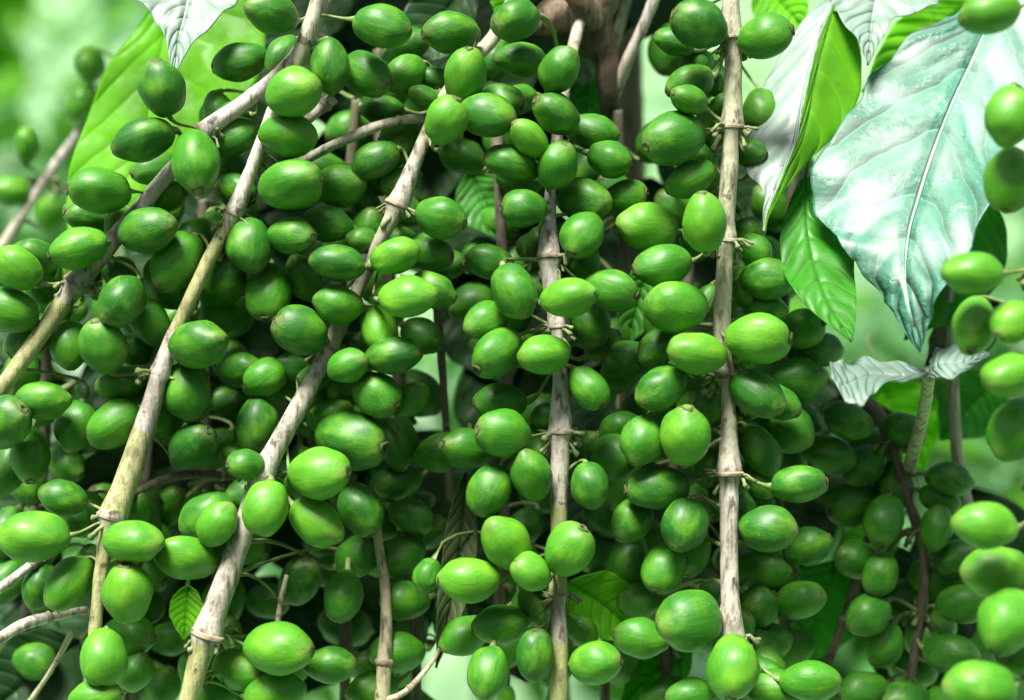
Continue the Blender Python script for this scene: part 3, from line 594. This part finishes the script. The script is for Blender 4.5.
# leaves in the gaps
LV = [('pale green leaf in the gap left of the middle branch', (470, 170), (500, 240), 56, 62, 50, M_LGREEN, 0),
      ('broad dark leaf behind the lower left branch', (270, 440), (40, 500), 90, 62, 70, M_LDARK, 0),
      ('pale green leaf lying across the gap left of the bare grey branch', (265, 400), (140, 470), 70, 76, 72, M_LGREEN, 6),
      ('bright torn green leaf at the bottom middle', (568, 582), (640, 640), 66, 16, 22, M_LBACKLIT, 4),
      ('narrow dull olive leaf hanging at the lower middle', (466, 470), (436, 668), 34, 24, 18, M_LDRY, 6),
      ('vivid green leaf near the bottom right', (838, 560), (800, 668), 84, 72, 66, M_LGREEN, 0),
      ('bright green leaf piece above the vivid leaf at the lower right', (900, 520), (828, 580), 50, 80, 76, M_LBACKLIT, 0),
      ('dark leaf in the bottom left corner', (80, 640), (-20, 720), 90, 50, 46, M_LDARK, 0),
      ('small green leaf beside the lower end of the slanting grey branch', (188, 585), (184, 640), 34, 22, 12, M_LBACKLIT, 0),
      ('dark bluish leaf low between the middle and the ringed branches', (690, 640), (620, 708), 54, 50, 46, M_LGREEN, 0),
      ('green leaf in the gap below the dark trunk', (590, 50), (580, 150), 56, 95, 90, M_LGREEN, 0),
      ('green leaf at the right between two brown twigs', (880, 380), (925, 470), 84, 95, 92, M_LBACKLIT, 0),
      ('green leaf right of the brown twigs at the right', (1000, 375), (940, 440), 70, 85, 82, M_LGREEN, 0),
      ('pale leaf sliver in the narrow gap left of the ringed upright branch', (650, 260), (625, 350), 40, 50, 46, M_LGREEN, 0),
      ('dark leaf at the top between the left and middle branches', (470, -20), (400, 70), 70, 56, 50, M_LDARK, 0),
      ('yellowish leaf tip above the fruit at the top middle', (520, -20), (498, 22), 40, 46, 44, M_LBACKLIT, 0),
      ('yellow-green leaf behind the top of the ringed branch', (760, -20), (805, 30), 60, 60, 50, M_LBACKLIT, 0)]
for i, (lab, b_, t_, w_, d0, d1, mt, bend) in enumerate(LV):
    t = thing('leafy_shoot', lab, 'leaf', P(b_[0], b_[1], d0))
    simple(b_, t_, w_, d0, d1, bend, mt, t, seed=i * 3.3 + 20, nu=14, nv=44, quilt=.0003)
    ux, uy = b_[0] - t_[0], b_[1] - t_[1]; q = math.hypot(ux, uy)
    petiole([(b_[0], b_[1], d0), (b_[0] + ux / q * 16, b_[1] + uy / q * 16 - 6, d0 + 4), (b_[0] + ux / q * 26, b_[1] + uy / q * 22 - 24, d0 + 10)], 4, M_STALK, t)

# bare twigs
TW = [('curved brown twig across the upper left fruit', [(300, 165, 8, 9), (313, 156, 6, 10), (345, 140, 3, 10), (392, 122, 4, 10), (440, 118, 12, 9)], M_BARK),
      ('short pale twig stub near the upper left fruit', [(298, 128, 8, 9), (310, 118, 4, 10), (334, 97, 4, 13)], M_BARK),
      ('curved brown twig in the gap at the lower left', [(125, 502, 0, 10), (148, 486, 8, 9), (185, 475, 14, 9), (240, 476, 22, 9), (275, 470, 30, 9)], M_BARKB),
      ('thicker bare twig at the bottom left edge', [(-30, 652, -6, 13), (0, 638, -5, 12), (30, 622, -2, 12), (86, 610, 8, 8)], M_BARK),
      ('short bare twig slanting up from the left edge under the big lower left fruit', [(-20, 598, 0, 10), (0, 588, 0, 10), (32, 564, 2, 9), (50, 545, 8, 8)], M_BARK),
      ('pale green upright stem in the lower middle gap', [(372, 490, 16, 9), (378, 540, 14, 9), (386, 600, 12, 11), (383, 685, 10, 15), (378, 740, 10, 14)], M_BARKG),
      ('thin curved green stalk at the bottom middle', [(446, 635, 18, 5), (432, 662, 14, 5), (405, 692, 10, 6), (385, 700, 9, 7)], M_BARKG),
      ('thin dark twig standing in the pale gap', [(428, 250, 44, 9), (438, 320, 42, 9), (447, 440, 40, 8), (450, 500, 44, 8)], M_BARKB),
      ('thin brown twig leaning at the lower right', [(872, 520, 66, 7), (858, 575, 60, 9), (842, 625, 58, 9), (826, 670, 56, 9)], M_BARKB),
      ('thin dark twig at the bottom left corner', [(22, 712, 20, 5), (50, 672, 18, 5), (72, 632, 14, 6)], M_BARKG),
      ('short green stick above the lower fruit', [(287, 575, 10, 5), (281, 600, 8, 6), (277, 628, 6, 6)], M_BARKG)]
for lab, pts, mt in TW:
    sp = spline(pts, 6); t = thing('bare_twig', lab, 'twig', P(*sp[0][:3]), 'bare twigs')
    bm = bmesh.new(); tube_into(bm, [P(*q[:3]) for q in sp], [S(q[3], q[2]) / 2 for q in sp], 10, .2); mesh_obj('stem', bm, mt, t)
    bm = bmesh.new()
    k = len(sp) * 2 // 3; c = P(*sp[k][:3]); r0 = S(sp[k][3], sp[k][2]) / 2; ax = (P(*sp[k + 1][:3]) - c).normalized()
    tube_into(bm, [c + ax * r0 * z for z in (-.6, -.3, 0, .3, .6)], [r0 * v for v in (.9, 1.15, 1.3, 1.15, .9)], 9, .3); mesh_obj('node', bm, M_NODE, t)

# dark gnarled trunk top with forked limbs
t = thing('woody_shrub', 'dark gnarled coffee trunk with a forked pale limb at the top middle', 'trunk', P(600, 140, 90))
def limb(name, pts, mat, wob=.35):
    sp = spline(pts, 6); bm = bmesh.new(); tube_into(bm, [P(*q[:3]) for q in sp], [S(q[3], q[2]) / 2 for q in sp], 16, wob); return mesh_obj(name, bm, mat, t)
limb('trunk', [(640, -120, 60, 70), (600, -30, 50, 56), (592, 20, 46, 46), (603, 55, 48, 28), (610, 100, 52, 20), (608, 150, 70, 15), (585, 210, 92, 15), (560, 400, 110, 18), (560, 800, 130, 24)], M_TRUNK)
limb('limb', [(600, 15, 46, 40), (565, 14, 40, 40), (535, 22, 36, 26), (505, 20, 38, 14)], M_TRUNK)
limb('limb', [(672, -60, 40, 13), (652, 5, 42, 12), (628, 60, 46, 12), (609, 112, 54, 12)], M_BARK, .15)
limb('limb', [(560, -50, 34, 30), (578, 0, 36, 26), (592, 24, 42, 30)], M_TRUNK)
limb('limb', [(640, -70, 82, 10), (628, -5, 84, 10), (612, 50, 84, 10)], M_BARK, .15)

# ------------------------------------------------------------------ shade: unseen leaf canopy added over the branches to darken those behind
def leafcloud(bm, n, centre, size, r, ll=(.09, .15), face=None):
    uvl = bm.loops.layers.uv.verify()
    for _ in range(n):
        p = centre + Vector((r.uniform(-1, 1) * size[0], r.uniform(-1, 1) * size[1], r.uniform(-1, 1) * size[2]))
        d = Vector((r.uniform(-1, 1), r.uniform(-1, 1), r.uniform(-.9, .25))).normalized()
        s = d.cross(Vector((r.uniform(-.3, .3), r.uniform(-.3, .3), 1))).normalized(); n_ = d.cross(s)
        L = r.uniform(*ll); W = L * r.uniform(.19, .25)
        prev = None
        st = [(0, .03), (.15, .6), (.35, 1), (.6, .92), (.82, .45), (1, .02)]
        for k, (t_, w_) in enumerate(st):
            c = p + d * L * t_ - Vector((0, 0, 1)) * L * .22 * t_ * t_
            cur = (bm.verts.new(c - s * W * w_ + n_ * .12 * W), bm.verts.new(c), bm.verts.new(c + s * W * w_ + n_ * .12 * W))
            if prev:
                for a, b in ((0, 1), (1, 2)):
                    f = bm.faces.new((prev[a], prev[b], cur[b], cur[a]))
                    for lp, uv in zip(f.loops, ((a / 2, st[k - 1][0]), (b / 2, st[k - 1][0]), (b / 2, t_), (a / 2, t_))): lp[uvl].uv = uv
            prev = cur
top = P(512, -60, 150)
t = thing('added_coffee_tree', 'added coffee tree: unseen shading crown, stem and dark backing leaves behind the fruit', 'tree', P(560, 800, 200))
bm = bmesh.new(); lr = random.Random(3)
leafcloud(bm, 420, P(450, -520, 150), (.13, .13, .06), lr, (.06, .10))
mesh_obj('crown', bm, M_LDARK, t)['kind'] = 'stuff'  # out of view, placed overhead to shade the rear fruit
petiole([(700, 900, 210), (640, 400, 205), (620, -100, 190), (600, -300, 180)], 34, M_TRUNK, t, 'trunk')
# added backing leaves, dark colour standing in for shade, each its own part
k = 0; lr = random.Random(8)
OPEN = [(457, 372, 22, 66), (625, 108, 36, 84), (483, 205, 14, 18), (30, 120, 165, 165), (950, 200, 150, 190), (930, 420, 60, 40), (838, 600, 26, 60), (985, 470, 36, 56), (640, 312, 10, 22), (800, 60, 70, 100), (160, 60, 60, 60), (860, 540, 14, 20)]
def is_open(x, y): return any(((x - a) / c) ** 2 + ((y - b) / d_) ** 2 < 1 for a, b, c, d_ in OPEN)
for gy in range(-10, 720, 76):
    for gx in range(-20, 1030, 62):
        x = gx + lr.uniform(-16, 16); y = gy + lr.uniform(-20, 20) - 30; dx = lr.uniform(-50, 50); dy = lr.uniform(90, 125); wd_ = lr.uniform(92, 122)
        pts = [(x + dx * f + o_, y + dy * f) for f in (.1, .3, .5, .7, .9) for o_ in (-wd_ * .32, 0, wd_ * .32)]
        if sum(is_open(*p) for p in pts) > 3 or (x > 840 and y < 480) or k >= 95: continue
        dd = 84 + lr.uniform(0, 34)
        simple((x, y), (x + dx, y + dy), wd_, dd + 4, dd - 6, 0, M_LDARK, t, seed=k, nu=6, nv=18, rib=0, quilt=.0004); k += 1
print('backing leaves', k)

for (x, y, dx, dy, wd_) in [(880, 540, 30, 120, 80), (950, 560, -20, 110, 84), (900, 610, 40, 110, 90), (960, 500, -40, 100, 60), (870, 400, 10, 90, 60)][:max(0, 100 - k)]:  # more added leaves, coloured dark for the shade at the lower right
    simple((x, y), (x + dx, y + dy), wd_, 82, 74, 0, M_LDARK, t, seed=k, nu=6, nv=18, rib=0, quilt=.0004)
# ------------------------------------------------------------------ background: lawn and bushes, out of focus
def mat_ground():
    m = NT('grass_ground'); n = m.noise(1.2, 5, coord='Object'); n2 = m.noise(14, 4)
    col = m.mix(m.ramp(n, .4, .62), c4(.12, .25, .10), c4(.18, .34, .17)); col = m.mix(m.ramp(n2, .5, .7, 0, .5), col, c4(.24, .40, .18))
    m.set(Base_Color=col, Roughness=.8); m.bump(n2, .03, .6); return m.m
bm = bmesh.new(); bmesh.ops.create_grid(bm, x_segments=60, y_segments=60, size=150)
for v in bm.verts: v.co.z = .0 + .05 * noise.noise(v.co * .2) + max(0, (v.co.y - 6)) * .09
g = mesh_obj('ground', bm, mat_ground()); g['kind'] = 'structure'
M_BUSH = mat_leaf('bush_leaf_surface', (.10, .27, .10), (.2, .45, .15), (.20, .60, .05), .4, .4, .5, 6)
M_BUSHY = mat_leaf('bright_bush_leaf_surface', (.20, .50, .03), (.3, .6, .1), (.35, .8, .03), .5, .5, .3, 6)
for lab, x, y, d, h, rr, mt in [('bright yellow-green bush far behind at the upper left', -90, 10, 2600, 1.3, .30, M_BUSHY), ('blurred pale green bush behind the far left twig', 120, 330, 1700, .9, .36, M_BUSH), ('blurred green bush behind the middle gap', 470, 420, 1500, .8, .30, M_BUSH),
                                ('blurred green bush behind the upper middle gap', 640, 330, 2400, 1.1, .40, M_BUSH), ('blurred green bush behind the right twigs', 900, 520, 1400, .8, .28, M_BUSH), ('blurred green bush behind the right edge fruit', 1050, 420, 1900, 1.1, .34, M_BUSH)]:
    c = P(x, y, d); base = Vector((c.x, c.y, 0))
    t = thing('background_bush', lab, 'bush', base, 'bushes behind the coffee plant')
    bm = bmesh.new(); lr = random.Random(x); 
    for q in range(14):
        o_ = Vector((lr.gauss(0, .5), lr.gauss(0, .5), lr.gauss(0, .45))) * rr; leafcloud(bm, 46, c + o_, (rr * .35,) * 3, lr, (.08, .15))
    mesh_obj('crown', bm, mt, t)
    bm = bmesh.new(); tube_into(bm, [base - Vector((0, 0, .02)), base.lerp(c, .5) + Vector((.03, 0, 0)), c + Vector((0, 0, rr * .4))], [.03, .022, .01], 8, .1); mesh_obj('trunk', bm, M_BARKB, t)
# unseen bushes added behind the photographer to block low sky from the front
for i in range(5):
    x = -2.6 + i * 1.3; base = Vector((x, -1.5 - .15 * (i % 2), 0))
    t = thing('unseen_shade_bush', 'unseen coffee bush added behind the photographer to block low sky light', 'bush', base, 'added bushes behind the photographer')
    bm = bmesh.new(); lr = random.Random(50 + i); leafcloud(bm, 1500, base + Vector((0, 0, 1.25)), (.72, .35, 1.2), lr, (.12, .2)); mesh_obj('crown', bm, M_LDARK, t)
    bm = bmesh.new(); tube_into(bm, [base - Vector((0, 0, .02)), base + Vector((.04, 0, 1)), base + Vector((0, 0, 2.3))], [.03, .025, .01], 8, .1); mesh_obj('trunk', bm, M_BARKB, t)
print('berries', len(items), {k: b['count'] for k, b in BR.items()})
print('max depth', max(i[5] for i in items))
